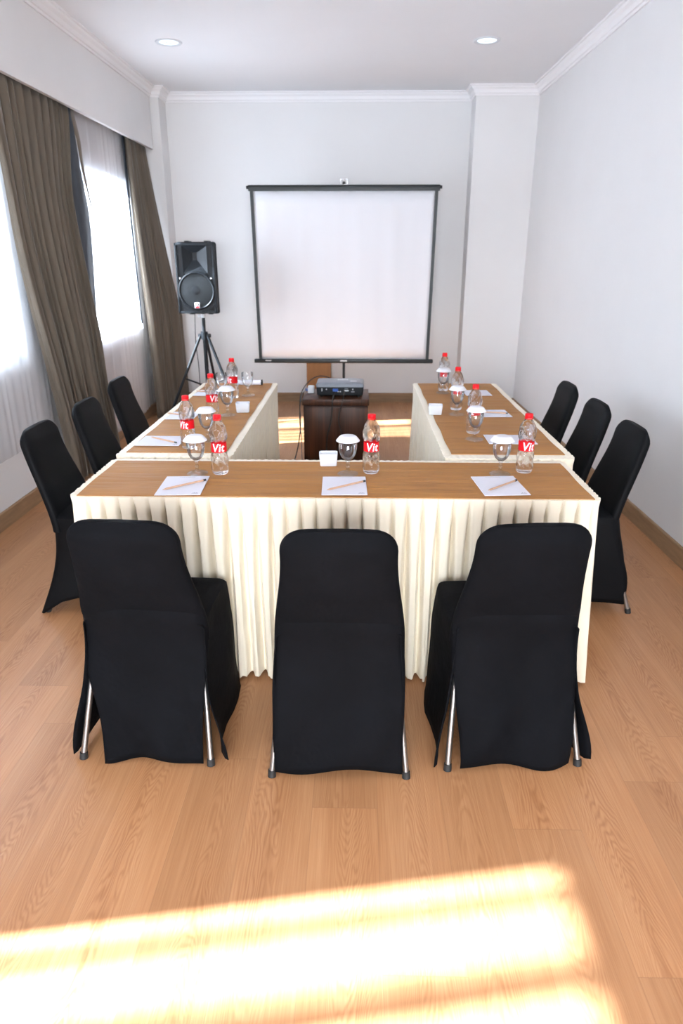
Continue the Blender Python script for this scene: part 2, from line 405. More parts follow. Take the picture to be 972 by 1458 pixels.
sheer_curtain(.15, 1.12, .10, 2.60, M['sheer'], 3, [(.44, .05), (.665, .062), (.85, .068)], 'white sheer curtain over the window behind the camera side of the room')
sheer_curtain(2.40, 4.62, .40, 2.60, M['sheer_dense'], 5, [], 'white sheer curtain at the far left edge, left of the wide taupe curtain')
sheer_curtain(5.25, 6.98, .11, 2.60, M['sheer'], 8, [(5.68, .10), (5.79, .10), (5.90, .10), (6.01, .09), (6.11, .08), (6.40, .04), (6.62, .035)], 'white sheer curtain glowing between the two taupe curtains')

def lerps(tab, t):
    for (a, va), (c, vc) in zip(tab, tab[1:]):
        if t <= c: return va + (vc - va) * sstep(a, c, t)
    return tab[-1][1]
def drape(left, right, seed, nf, amp, xt, xb, ztop=2.56, zbot=.015):
    q = random.Random(seed); N = nf * 10
    ph = [0]; am = []
    for i in range(nf): am.append(q.uniform(.55, 1.0))
    wd = [q.uniform(.6, 1.5) for _ in range(nf)]; tot = sum(wd); cum = [0]
    for w in wd: cum.append(cum[-1] + w / tot)
    rows = []
    for k in range(25):
        t = k / 24; z = ztop + (zbot - ztop) * t; row = []
        for i in range(N + 1):
            f = i / 10; j = min(int(f), nf - 1); fr = f - j
            s = cum[j] + (cum[j + 1] - cum[j]) * fr
            yl = lerps(left, t); y = yl + (lerps(right, t) - yl) * s
            A = amp * am[j] * (.55 + .75 * t) + (.006 * math.sin(f * 9.1) if t < .2 else 0) * (1 - t * 5)
            prof = 2 * (.5 + .5 * math.sin(2 * PI * fr)) ** .7 - 1 + .25 * math.sin(4 * PI * fr + j)
            x = xt + (xb - xt) * (.35 + .65 * s ** 1.5) * min(1, t * 1.6) ** 1.2 + A * prof + .006 * math.sin(7 * t + j * 2) * t; xm = -2.091; x = x if x > xm else xm + .15 * (x - xm); x = min(x, -2.034) if z > 2.50 else x
            y += .35 * A * math.sin(4 * PI * fr)
            row.append(Vector((x, y, z)))
        rows.append(row)
    return rows
c1 = empty('curtain', (-2.05, 4.95, 0)); tag(c1, 'wide floor-length taupe curtain with dark lining nearest the camera', 'curtain', )
def shift(rows, o): return [[p - Vector(o) for p in r] for r in rows]
cloth_sheet(shift(drape([(0, 4.30), (.3, 4.34), (1, 4.66)], [(0, 5.46), (.28, 5.27), (.7, 5.30), (1, 5.42)], 11, 12, .042, -2.064, -1.975), c1.location), M['curtain'], 'curtain_panel', c1)
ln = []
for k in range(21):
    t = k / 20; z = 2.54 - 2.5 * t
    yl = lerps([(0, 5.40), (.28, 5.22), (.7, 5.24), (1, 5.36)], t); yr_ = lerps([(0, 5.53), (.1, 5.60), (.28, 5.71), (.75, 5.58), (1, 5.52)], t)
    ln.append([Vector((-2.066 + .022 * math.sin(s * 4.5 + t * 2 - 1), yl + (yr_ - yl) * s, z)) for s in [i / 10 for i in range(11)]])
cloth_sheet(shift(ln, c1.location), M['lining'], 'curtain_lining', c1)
ed = []
for k in range(13):
    t = k / 12; z = 2.54 - .80 * t
    w = .10 * (1 - t * .55); y = lerps([(0, 5.53), (.1, 5.60), (.28, 5.71), (.75, 5.58)], t * .80 / 2.5) - .8 * w
    ed.append([Vector((-2.052 + .012 * math.sin(s * PI + t) + .005 * math.sin(t * 7), y + w * s, z)) for s in [i / 6 for i in range(7)]])
cloth_sheet(shift(ed, c1.location), M['curtain'], 'curtain_hem', c1)
c2 = empty('curtain', (-1.98, 7.05, 0)); tag(c2, 'narrow taupe curtain in the far left corner beside the loudspeaker', 'curtain')
cloth_sheet(shift(drape([(0, 6.72), (.5, 6.68), (1, 6.72)], [(0, 7.32), (1, 7.36)], 23, 8, .034, -2.060, -1.84), c2.location), M['curtain'], 'curtain_panel', c2)
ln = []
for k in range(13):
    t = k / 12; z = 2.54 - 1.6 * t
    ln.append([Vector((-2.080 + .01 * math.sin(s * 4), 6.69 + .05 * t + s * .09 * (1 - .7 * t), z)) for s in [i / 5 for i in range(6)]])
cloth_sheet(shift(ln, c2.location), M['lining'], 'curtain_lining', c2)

# ------------------------------------------------------------------ tables, cloths, skirts
TH = .75
def table(x0, x1, y0, y1, label):
    cx, cy = (x0 + x1) / 2, (y0 + y1) / 2
    t = tag(empty('banquet_table', (cx, cy, 0)), label, 'table')
    b = NB(); box(b, x0 - cx, x1 - cx, y0 - cy, y1 - cy, TH - .03, TH - .004, .004); obj('tabletop', b, M['walnut'], t)
    for sx in (-1, 1):
        for sy in (-1, 1):
            b = NB(); px = sx * ((x1 - x0) / 2 - .07); py = sy * ((y1 - y0) / 2 - .07)
            tube(b, [(px, py, 0), (px, py, TH - .03)], .014); obj('leg', b, M['steel'], t)
    return t
FT = (-1.005, .842, 2.270, 2.725); LT = (-1.015, -.545, 2.790, 4.56); RT = (.385, .905, 2.790, 4.58)
table(*FT, 'long front banquet table closest to the three chairs seen from behind')
table(*LT, 'left side banquet table running towards the loudspeaker')
table(*RT, 'right side banquet table running towards the white column')
def skirt(x0, x1, y0, y1, rims, flare, seed, label, cover):
    """rims = inset of the cream rim (left, right, near, far); flare outward at the hem likewise"""
    q = random.Random(seed); o = .012; rc = .03
    pts = []                                     # clockwise seen from above: path with rounded corners and outward normals
    cs = [(x0 - o, y0 - o), (x1 + o, y0 - o), (x1 + o, y1 + o), (x0 - o, y1 + o)]
    cen = [(cs[0][0] + rc, cs[0][1] + rc), (cs[1][0] - rc, cs[1][1] + rc), (cs[2][0] - rc, cs[2][1] - rc), (cs[3][0] + rc, cs[3][1] - rc)]
    a0 = [180, 270, 0, 90]; loop = []
    for i in range(4):
        for k in range(7):
            a = R(a0[i] + 15 * k); loop.append((cen[i][0] + rc * math.cos(a), cen[i][1] + rc * math.sin(a), math.cos(a), math.sin(a)))
    loop.append(loop[0])
    L = [0]
    for p, r_ in zip(loop, loop[1:]): L.append(L[-1] + math.hypot(r_[0] - p[0], r_[1] - p[1]))
    tot = L[-1]; npl = int(tot / .054); per = tot / npl; ns = 12; prof = []
    wid = [q.uniform(.85, 1.15) for _ in range(npl)]; deep = [q.uniform(.75, 1.2) for _ in range(npl)]; lean = [q.uniform(-.12, .12) for _ in range(npl)]
    wob = [q.uniform(0, 6.28) for _ in range(npl)]
    def at(s):
        s %= tot; j = 0
        while j < len(L) - 2 and L[j + 1] < s: j += 1
        t = (s - L[j]) / max(L[j + 1] - L[j], 1e-9); p, r_ = loop[j], loop[j + 1]
        return [p[m] + (r_[m] - p[m]) * t for m in range(4)]
    base = [at(per * (i + k / ns)) for i in range(npl) for k in range(ns)]
    zs = [TH + .004, TH + .003, TH - .004, TH - .03, .68, .63, .57, .50, .42, .34, .26, .18, .11, .06, .03, .014]
    rows = []
    def band(nx, ny, v): return (v[0] if nx < -.7 else v[1] if nx > .7 else v[2] if ny < 0 else v[3])
    # inner rim row, then down
    r0 = []
    for i, (x, y, nx, ny) in enumerate(base):
        ins = band(nx, ny, rims) + .012 + .004 * math.sin(i * 1.7)
        r0.append(Vector((clamp(x, x0 + rims[0], x1 - rims[1]) if True else x, clamp(y, y0 + rims[2], y1 - rims[3]), TH + .003)))
    rows.append(r0)
    for zi, z in enumerate(zs):
        d = clamp((TH - z) / TH); row = []
        for i in range(npl):
            for k in range(ns):
                x, y, nx, ny = base[i * ns + k]; u = k / ns
                dipw = .22 + .34 * sstep(0, .40, d); c = .5 + lean[i] * d
                e = abs(u - c) / (dipw * .5 * wid[i])
                dip = 0 if e > 1 else (.5 + .5 * math.cos(PI * e)) ** .45
                A = (.005 + .040 * sstep(0, .16, d)) * deep[i]
                off = -A * dip + .004 * math.sin(2 * PI * u + wob[i]) * d + .006 * d * math.sin(i * .7 + d * 3)
                off += band(nx, ny, flare) * d + (.004 if zi in (1, 2) else 0) + (-.006 if zi == 0 else 0)
                shift_t = .005 * math.sin(i * 1.9 + 2.5 * d + wob[i]) * d
                zz = z + (.006 * math.sin(i * 2.3) if zi == len(zs) - 1 else 0) + (.0012 * math.sin(i * ns + k) if zi < 2 and not (ny < -.7 and rims[2] < .01) else 0)
                row.append(Vector((x + nx * off - ny * shift_t, y + ny * off + nx * shift_t, zz)))
        rows.append(row)
    b = NB(); grid(b, rows, close=True)
    return tag(obj('table_skirt', b, M['satin'], None, 70), label, 'table skirt')
skirt(*FT, (.014, .014, .003, .030), (.030, .036, .006, .0), 1, 'cream pleated satin skirt around the front table', None)
skirt(*LT, (.020, .022, .050, .020), (.02, .012, .0, .01), 2, 'cream pleated satin skirt around the left side table', None)
skirt(*RT, (.022, .020, .050, .020), (.012, .02, .0, .01), 3, 'cream pleated satin skirt around the right side table', None)
def tcloth(x0, x1, y0, y1, rims, seed, label):
    b = NB(); rows = []; nx, ny = 60, 44 if (y1 - y0) > 1 else 22
    X0, X1, Y0, Y1 = x0 + rims[0], x1 - rims[1], y0 + rims[2], y1 - rims[3]
    q = random.Random(seed); w = [(q.uniform(3, 9), q.uniform(12, 34), q.uniform(0, 6)) for _ in range(5)]
    for j in range(ny + 1):
        r_ = []
        for i in range(nx + 1):
            u, v = i / nx, j / ny; x = X0 + (X1 - X0) * u; y = Y0 + (Y1 - Y0) * v
            edge = min(u, 1 - u, v, 1 - v)
            h = sum(math.sin(a * x + bb * y + c) for a, bb, c in w) * .00035 * min(1, edge * 12)
            x += .002 * math.sin(y * 17 + seed) * (1 if i in (0, nx) else 0)
            r_.append(Vector((x, y, TH + .0065 + h)))
        rows.append(r_)
    rows = [[Vector((p.x, p.y, TH + .001)) for p in rows[0]]] + rows + [[Vector((p.x, p.y, TH + .001)) for p in rows[-1]]]
    grid(b, rows)
    return tag(obj('tablecloth', b, M['brown'], None, 60), label, 'tablecloth')
tcloth(*FT, (.012, .012, -.006, .022), 1, 'golden brown satin cloth covering the top of the front table')
tcloth(*LT, (.018, .018, .046, .012), 2, 'golden brown satin cloth covering the top of the left side table')
tcloth(*RT, (.018, .018, .046, .012), 3, 'golden brown wrinkled satin cloth covering the top of the right side table')
TZ = TH + .0085

# ------------------------------------------------------------------ chairs
def back_y(z):                        # centre line of the backrest seen from the side
    return .125 - .105 * sstep(.40, .86, z) ** .9 + 0.0
def back_w(z, H=.84, r=.066):
    w = .202 - .036 * sstep(.42, .76, z)
    if z > H - r: k = (z - (H - r)) / r; w -= r * (1 - math.sqrt(max(0, 1 - k * k)))
    return w
def back_shell(bm, H=.84, z0=.40, wr=.0, seed=0, rearfn=None):
    zs = [z0 + (H - .1 - z0) * i / 14 for i in range(15)] + [H - .1 + .1 * math.sin(PI / 2 * k / 9) for k in range(1, 10)]
    rows = []; n = 40
    for z in zs:
        w = back_w(z, H); t = .030 * (1 - .55 * sstep(H - .05, H, z)); yc = back_y(z); row = []
        for k in range(n):
            a = 2 * PI * k / n; c, s = math.cos(a), math.sin(a)
            px = w * math.copysign(abs(c) ** .42, c); py = t * math.copysign(abs(s) ** .7, s)
            py += .012 * (1 - (px / .2) ** 2) * (-1)            # slight curve across
            if wr and s < 0: py += wr * (math.sin(z * 70 + px * 9 + seed) * sstep(.60, .47, z) * .6 + math.sin(z * 31 + px * 14 + seed * 2) * .35 * sstep(.8, .6, z))
            row.append(Vector((px, yc + py, z)))
        rows.append(row)
    vr = grid(bm, rows, close=True)
    top = vr[-1]; c = bm.verts.new((0, back_y(H), H + .002))
    for k in range(n): bm.faces.new((top[k], top[(k + 1) % n], c))
    bot = vr[0]; c = bm.verts.new((0, back_y(z0), z0 - .005))
    for k in range(n): bm.faces.new((bot[(k + 1) % n], bot[k], c))
def add_legs(t, depth, wfoot=.212, tip=True, front_in=.05):
    for sx in (-1, 1):
        b = NB(); tube(b, spline([(sx * .165, .125, .43), (sx * .186, .085, .27), (sx * wfoot, .004, .020)], 4), .0098, 12); l = obj('leg', b, M['steel'], t)
        b = NB(); tube(b, [(sx * wfoot, .004, .024), (sx * (wfoot + .001), 0, .002)], [.0125, .0135], 12); f = obj('foot_cap', b, M['rubber'], l); f['label'] = 'black rubber foot tip'
    for sx in (-1, 1):
        b = NB(); tube(b, [(sx * .165, depth - front_in - .02, .43), (sx * .175, depth - front_in, .02)], .0105, 12); l = obj('leg', b, M['steel'], t)
        b = NB(); tube(b, [(sx * .175, depth - front_in, .024), (sx * .176, depth - front_in, .002)], [.0125, .0135], 12); f = obj('foot_cap', b, M['rubber'], l); f['label'] = 'black rubber foot tip'
def solid(o, th=.003): md = o.modifiers.new('thickness', 'SOLIDIFY'); md.thickness = th; md.offset = 0; return o
def sl_chair(loc, rz, label, seed, gapL=.03, gapR=.02, hem=.02, flare=.030, wr=.0035, group='chairs seen from behind at the front table'):
    """loose cover: rear panel with an open slit beside each rear leg"""
    t = tag(empty('banquet_chair', (*loc, 0), rz), label, 'chair', group)
    q = random.Random(seed); D = .44
    b = NB(); back_shell(b, wr=wr, seed=seed)
    # rear drop panel: follows the back's rear face, then hangs free to just above the floor
    rows = []
    for k in range(24):
        v = k / 23; z = .56 + (hem - .56) * v; row = []; fr = sstep(.16, .55, v)
        zc = max(z, .44); W = back_w(zc)
        wl = -(W * .985) - .010 * v + gapL * 1.6 * sstep(.25, 1, v); wr = W * .985 + .010 * v - gapR * 1.6 * sstep(.25, 1, v)
        ysh = back_y(zc); yh = ysh - .036 + .022 * (1 - sstep(0, .12, v)) + (-.012 - (back_y(.44) - .036)) * sstep(.25, 1, v)
        for i in range(33):
            u = i / 32; x = wl + (wr - wl) * u; e = 2 * u - 1
            curve = .030 * (1 - (1 - abs(e) ** 4.8) ** .6) - .012 * (1 - e * e)
            yy = (yh - .002 + curve) * (1 - fr) + (yh - .006 * (1 - e * e)) * fr
            f = fr * (.010 * math.sin(u * PI * 3 + seed * 1.3) * v + .006 * v * math.sin(u * 9 + v * 5 + seed) + .007 * math.sin((u * 2 * (1 if seed % 2 else -1) + v * 3) * 4 + seed))
            row.append(Vector((x, yy - f, z + .012 * v * math.sin(u * PI * 2 + seed * 2.1))))
        rows.append(row)
    grid(b, rows)
    solid(obj('backrest_cover', b, M['black'], t, 60), .003)
    # seat top + side and front drop
    b = NB(); rows = []
    half = .205; y0 = .085; y1 = D - .01; rc = .035
    def loop(v):                                      # open U from the rear right slit round the front to the rear left
        h = half - .012 * (1 - v) + .55 * flare * v; pts = []
        yr = y0 - .075 * sstep(.0, 1, v); hr = h + flare * sstep(.45, 1, v)
        pts.append((hr, yr, 1, 0)); 
        for s in (.03, .12, .3, .5, .7, .85): pts.append((hr + (h - hr) * min(1, s * 2.2), yr + (y1 - rc - yr) * s, 1, 0))
        for k in range(6): a = R(18 * k); pts.append((h - rc + rc * math.cos(a), y1 + .02 * v - rc + rc * math.sin(a), math.cos(a), math.sin(a)))
        for s in (.8, .6, .4, .2, 0, -.2, -.4, -.6, -.8): pts.append((s * (h - rc), y1 + .02 * v, 0, 1))
        for k in range(6): a = R(90 + 18 * k); pts.append((-h + rc + rc * math.cos(a), y1 + .02 * v - rc + rc * math.sin(a), math.cos(a), math.sin(a)))
        for s in (.85, .7, .5, .3, .12, .03): pts.append((-hr + (hr - h) * min(1, s * 2.2), yr + (y1 - rc - yr) * s, -1, 0))
        pts.append((-hr, yr, -1, 0)); return pts
    zt = .468
    rows.append([Vector((x * .25, .1 + (y - .1) * .6, zt + .006)) for x, y, nx, ny in loop(0)])
    rows.append([Vector((x * .9, .1 + (y - .1) * .93, zt + .004)) for x, y, nx, ny in loop(0)])
    rows.append([Vector((x * .98, y - .006 * ny, zt - .004)) for x, y, nx, ny in loop(0)])
    for k in range(18):
        v = k / 17; z = zt - .012 + (.012 - zt + .012) * v; row = []
        for i, (x, y, nx, ny) in enumerate(loop(v)):
            f = .012 * v * math.sin(i * 1.05 + seed) + .006 * math.sin(i * .6 + v * 6 + seed)
            row.append(Vector((x + nx * f, y + ny * f * .4, z + .006 * v * math.sin(i * .8 + seed))))
        rows.append(row)
    grid(b, rows)
    solid(obj('seat_cover', b, M['black'], t, 60), .003)
    add_legs(t, D)
    return t
sl_chair((-.677, 1.789), R(-3.1), 'black slipcovered chair, leftmost of the three seen from behind', 2, gapL=.050, gapR=.012, wr=.006)
sl_chair((-.048, 1.733), R(.4), 'black slipcovered chair in the middle of the three seen from behind', 5, gapL=.004, gapR=.006, hem=.035, flare=.004)
sl_chair((.512, 1.789), R(4.5), 'black slipcovered chair, rightmost of the three seen from behind', 9, gapL=.020, gapR=.020)
def st_chair(loc, rz, label, kind, D=.40, group=None):
    t = tag(empty('banquet_chair', (*loc, 0), rz), label, 'chair', group)
    b = NB(); back_shell(b); obj('backrest_cover', b, M['stretch'], t, 60)
    b = NB(); rows = []; n = 24
    def ring(v, z):
        if kind == 'arched':
            hw = .200 - .018 * math.sin(PI * clamp(v * 1.15)) + .018 * v; yr = .095 + .012 * math.sin(PI * v) - .095 * v ** 1.7; yf = D - .012 * math.sin(PI * v)
        else:
            hw = .205 + .008 * math.sin(PI * v); yr = .090 - .012 * math.sin(PI * clamp(v * 2)) - .072 * sstep(.10, .8, v) ; yf = D
        rc = .04 * (1 - v) + .015; pts = []
        for (cx, cy, a0) in ((hw - rc, yf - rc, 0), (-hw + rc, yf - rc, 90), (-hw + rc, yr + rc, 180), (hw - rc, yr + rc, 270)):
            for k in range(5): a = R(a0 + 22.5 * k); pts.append((cx + rc * math.cos(a), cy + rc * math.sin(a)))
            nxt = {0: (0, yf), 90: (-hw, None), 180: (0, yr), 270: (hw, None)}[a0]
            for s in (.25, .5, .75):
                if a0 == 0: pts.append(((hw - rc) * (1 - 2 * s), yf))
                if a0 == 90: pts.append((-hw, yf - rc + (yr - yf + 2 * rc) * s))
                if a0 == 180: pts.append(((-hw + rc) * (1 - 2 * s), yr))
                if a0 == 270: pts.append((hw, yr + rc + (yf - yr - 2 * rc) * s))
        out = []
        for i, (x, y) in enumerate(pts):
            j = i % 8; s = 0 if j < 5 else {5: .25, 6: .5, 7: .75}[j]
            arch = (.085 if kind == 'arched' else .012) * math.sin(PI * s) * v ** 3 if s else 0
            out.append(Vector((x, y, z + arch)))
        return out
    zt = .470; zb = .004 if kind == 'arched' else .045
    r0 = ring(0, zt)
    rows.append([Vector((p.x * .2, .1 + (p.y - .1) * .6, zt + .008)) for p in r0]); rows.append([Vector((p.x * .9, .1 + (p.y - .1) * .94, zt + .006)) for p in r0])
    for k in range(17): v = k / 16; rows.append(ring(v, zt - .006 + (zb - zt + .006) * v))
    vr = grid(b, rows, close=True); b.faces.new(vr[0])
    solid(obj('seat_cover', b, M['stretch'], t, 60), .002)
    if kind == 'arched':
        for sx in (-1, 1):
            for y in (.015, D - .03):
                b = NB(); x = sx * .193; tube(b, [(x, y, .40), (x, y, .0)] if y > .1 else [(sx * .16, .135, .40), (sx * .17, .118, .22), (sx * .19, .06, .08), (sx * .193, .024, .0)], .011); obj('leg', b, M['rubber'], t)
    else: add_legs(t, D, .205, front_in=.06)
    return t
GL = 'chairs along the left side'; GR = 'chairs along the right side'
st_chair((-1.452, 2.975), R(-90), 'black stretch-covered chair on the left side, nearest the camera', 'arched', group=GL)
st_chair((-1.445, 3.525), R(-90), 'black stretch-covered chair on the left side, second of three', 'arched', group=GL)
st_chair((-1.500, 4.215), R(-90), 'black stretch-covered chair on the left side, furthest from the camera', 'arched', group=GL)
st_chair((1.262, 3.035), R(90), 'black covered chair on the right side, nearest the camera', 'box', .355, group=GR)
st_chair((1.275, 3.555), R(90), 'black covered chair on the right side, second of three', 'box', .355, group=GR)
st_chair((1.275, 4.100), R(90), 'black covered chair on the right side, furthest from the camera', 'box', .355, group=GR)

# ------------------------------------------------------------------ bottles
def curved_label(r0, z0, z1, a0, a1, n, off):
    b = NB(); rows = []
    for k in range(3):
        z = z0 + (z1 - z0) * k / 2; rows.append([Vector(((r0 + off) * math.cos(a0 + (a1 - a0) * i / n), (r0 + off) * math.sin(a0 + (a1 - a0) * i / n), z)) for i in range(n + 1)])
    grid(b, rows); return b
BR = .0325
def make_bottle():
    t = empty('water_bottle', (0, 0, 0))
    pr = [(0, .004), (.018, .002), (.026, .001), (.030, .006), (.0322, .016), (.0328, .030), (.0322, .045), (.0325, .060), (.0315, .075), (.0290, .088), (.0286, .092), (.0286, .122), (.0290, .126),
          (.0318, .138), (.0328, .150), (.0325, .163), (.0305, .177), (.0265, .190), (.0205, .201), (.0150, .208), (.0135, .212), (.0135, .218), (.0, .218)]
    dense = []
    for (a, c) in zip(pr, pr[1:]):
        n = max(1, int((abs(c[1] - a[1])) / .004))
        for k in range(n): dense.append((a[0] + (c[0] - a[0]) * k / n, a[1] + (c[1] - a[1]) * k / n))
    dense.append(pr[-1])
    def fn(a, z):
        if .012 < z < .085: return 1 + .055 * math.sin(7 * a + z * 130) * sstep(.012, .03, z) * sstep(.086, .072, z)
        if .128 < z < .195: return 1 + .055 * math.sin(7 * a - z * 130) * sstep(.128, .14, z) * sstep(.197, .18, z)
        return 1
    b = NB(); lathe(b, dense, 56, fn); obj('bottle_body', b, M['bottle'], t, 80)
    b = NB(); n = 36
    cp = [(0, .232), (.0125, .232), (.0148, .2305), (.0152, .228), (.0152, .2165), (.0145, .2155)]
    lathe(b, cp, 48, lambda a, z: 1 + (.02 * math.sin(24 * a) if .217 < z < .2285 else 0)); lathe(b, [(.0160, .2145), (.0163, .2125), (.0150, .211), (.0140, .2112)], 32)
    obj('bottle_cap', b, M['red'], t, 50)
    b = curved_label(.0290, .0895, .1245, 0, 2 * PI, 48, .0008); lb = obj('bottle_label', b, M['redlabel'], t, 60)
    for a0 in (-PI / 2, PI / 2):          # the word stands on both faces of the label
        tb = text_bm('Vit', .0435, .16, 0, .0007)
        bmesh.ops.subdivide_edges(tb, edges=[e for e in tb.edges if e.calc_length() > .004], cuts=3, use_grid_fill=True)
        bmesh.ops.triangulate(tb, faces=tb.faces[:])
        r = .0290 + .0014
        for v in tb.verts:
            a = a0 + (v.co.x * .92) / r; z = .1070 + v.co.y * 1.02; v.co = Vector((r * math.cos(a), r * math.sin(a), z))
        w = obj('lettering', tb, M['letter'], lb, 0); w['label'] = 'white lettering Vit'
    return t
proto = make_bottle()
bl = [((-.529, 2.529), 4, 'red-capped water bottle at the left place on the front table'),
      ((.056, 2.552), 3, 'red-capped water bottle at the middle place on the front table'),
      ((.654, 2.575), 2, 'red-capped water bottle at the right place on the front table'),
      ((-.738, 2.900), 150, 'red-capped water bottle on the left side table, nearest the front table'),
      ((-.748, 3.480), 215, 'red-capped water bottle on the left side table, middle place'),
      ((-.738, 4.040), 130, 'red-capped water bottle on the left side table, far place nearest the screen'),
      ((.539, 4.300), 70, 'red-capped water bottle on the right side table, far place nearest the screen'),
      ((.543, 3.730), 20, 'red-capped water bottle on the right side table, middle place'),
      ((.553, 3.200), 120, 'red-capped water bottle on the right side table, nearest the front table')]
for i, (p, rz, lab) in enumerate(bl):
    o = proto if i == 0 else copy_tree(proto)
    o.location = (*p, TZ); o.rotation_euler = (0, 0, R(rz)); tag(o, lab, 'bottle', 'water bottles on the tables')

# ------------------------------------------------------------------ goblets and their covers
def make_goblet():
    t = empty('water_goblet', (0, 0, 0))
    b = NB(); lathe(b, [(0, .0), (.036, .0), (.0405, .0015), (.040, .004), (.030, .0075), (.014, .012), (.0065, .020), (.0055, .028), (.0085, .033), (.0055, .038), (.0065, .048), (.0125, .056), (.0, .0575)], 36); obj('stem', b, M['footglass'], t, 60)
    b = NB(); lathe(b, [(0, .0575), (.0140, .058), (.0225, .066), (.0290, .078), (.0335, .094), (.0355, .112), (.0350, .130), (.0338, .140)], 40); obj('bowl', b, M['glass'], t, 60)
    return t
gp = make_goblet()
def cover_mesh():
    b = NB(); lathe(b, [(0, .0135), (.020, .0140), (.0290, .0125), (.0345, .0085), (.0440, -.0035), (.0455, -.0060), (.0440, -.0068), (.0345, .0030), (.0325, .0010), (0, .0010)], 40, lambda a, z: 1 + (.012 * math.sin(20 * a) if z < .006 else 0)); return b
cv = obj('glass_cover', cover_mesh(), M['foam'], None, 50)
gl = [((-.617, 2.520), 'at the left place on the front table', 1), ((-.034, 2.530), 'at the middle place on the front table', 1), ((.554, 2.540), 'at the right place on the front table', 1),
      ((-.683, 3.03), 'behind the nearest bottle on the left side table', 1), ((-.685, 3.560), 'behind the middle bottle on the left side table', 1), ((-.660, 4.105), 'right of the far bottle on the left side table', 0),
      ((.526, 4.210), 'in front of the far bottle on the right side table', 1), ((.528, 3.600), 'in front of the middle bottle on the right side table', 1), ((.541, 3.075), 'in front of the nearest bottle on the right side table', 1),
      ((-.810, 4.075), 'left of the far bottle on the left side table', 0)]
first = True
for i, (p, lab, c) in enumerate(gl):
    o = gp if i == 0 else copy_tree(gp); o.location = (*p, TZ); o.rotation_euler = (0, 0, i)
    tag(o, 'clear stemmed water goblet ' + lab, 'glass', 'water goblets on the tables')
    if c:
        k = cv if first else cv.copy()
        if not first: COL.objects.link(k)
        first = False; k.location = (*p, TZ + .1395); k.rotation_euler = (0, 0, i * .7)
        tag(k, 'white paper cover on the goblet ' + lab.replace('on the ', 'of the ', 1) if 'place' in lab else 'paper cover on the goblet ' + lab, 'glass cover', 'covers on the goblets')

# ------------------------------------------------------------------ notepads and pencils
def notepad(a, bb, c, d, label, mark=True):
    """corners: far left, far right, near right, near left"""
    P = [Vector((*p, 0)) for p in (a, bb, c, d)]; cen = sum(P, Vector()) / 4
    ux = ((P[1] - P[0]) + (P[2] - P[3])).normalized(); w = ((P[1] - P[0]).length + (P[2] - P[3]).length) / 2; h = ((P[0] - P[3]).length + (P[1] - P[2]).length) / 2
    t = tag(empty('notepad', (cen.x, cen.y, TZ), math.atan2(ux.y, ux.x)), label, 'notepad', 'notepads on the tables')
    b = NB(); n = 12; rows = []
    for s, dz in ((0, .0008), (0, .0030)):
        pass
    box(b, -w / 2, w / 2, -h / 2, h / 2, .0006, .0032, .0004, 1); obj('sheets', b, M['paper'], t, 0)
    b = NB()
    for k in range(5): box(b, w / 2 - .030 + k * .0042, w / 2 - .0275 + k * .0042, -h / 2 + .016, -h / 2 + .019 + .0035 * (k % 2), .0032, .0035)
    box(b, w / 2 - .033, w / 2 - .010, -h / 2 + .011, -h / 2 + .0125, .0032, .0035)
    m_ = obj('printed_mark', b, M['ink'], t, 0); m_['label'] = 'tiny grey printed mark in the corner'
    b = NB(); box(b, -.03, .03, h / 2 - .014, h / 2 - .0125, .0032, .0034); m_ = obj('printed_heading', b, M['ink'], t, 0)
    return t
def mkpencil():
    t = empty('pencil', (0, 0, 0)); r = .0038
    b = NB(); tube(b, [(-.075, 0, r), (.075, 0, r)], r, 6); obj('shaft', b, M['pencil'], t, 20)
    b = NB(); tube(b, [(-.075, 0, r), (-.090, 0, r)], [r, .0008], 8); obj('tip', b, M['pencil'], t, 40)
    b = NB(); tube(b, [(.075, 0, r), (.086, 0, r)], r * 1.08, 10); e = obj('eraser_end', b, M['lead'], t, 40); e['label'] = 'dark end of the pencil'
    return t
pads = [((-.726, 2.471), (-.564, 2.484), (-.549, 2.264), (-.710, 2.261), 'left place on the front table'),
        ((-.127, 2.485), (.036, 2.489), (.037, 2.278), (-.125, 2.274), 'middle place on the front table'),
        ((.442, 2.498), (.610, 2.511), (.605, 2.291), (.445, 2.280), 'right place on the front table'),
        ((-.988, 3.095), (-.800, 3.095), (-.780, 2.925), (-.990, 2.930), 'left side table, nearest the front table'),
        ((-.992, 3.625), (-.850, 3.615), (-.840, 3.450), (-.988, 3.450), 'left side table, middle place'),
        ((-.992, 4.275), (-.850, 4.260), (-.845, 4.085), (-.988, 4.085), 'left side table, far place'),
        ((.595, 3.158), (.810, 3.150), (.813, 2.995), (.595, 2.990), 'right side table, nearest the front table'),
        ((.655, 3.712), (.810, 3.720), (.812, 3.545), (.650, 3.539), 'right side table, middle place'),
        ((.660, 4.300), (.815, 4.300), (.812, 4.135), (.655, 4.125), 'right side table, far place')]
for (a, b_, c, d, lab) in pads: notepad(a, b_, c, d, 'white notepad at the ' + lab)
pencil = mkpencil()
for i, (x, y, a, lab) in enumerate([(-.628, 2.365, 42, 'left notepad of the front table'), (-.036, 2.370, 38, 'middle notepad of the front table'), (.535, 2.385, 44, 'right notepad of the front table'),
        (-.880, 3.010, -35, 'nearest notepad of the left side table'), (-.930, 3.535, -25, 'middle notepad of the left side table'), (-.915, 4.180, -20, 'far notepad of the left side table'),
        (.720, 3.630, -15, 'middle notepad of the right side table')]):
    o = pencil if i == 0 else copy_tree(pencil); o.location = (x, y, TZ + .0036); o.rotation_euler = (0, 0, R(a))
    tag(o, 'plain wooden pencil lying on the ' + lab, 'pencil', 'pencils on the notepads')

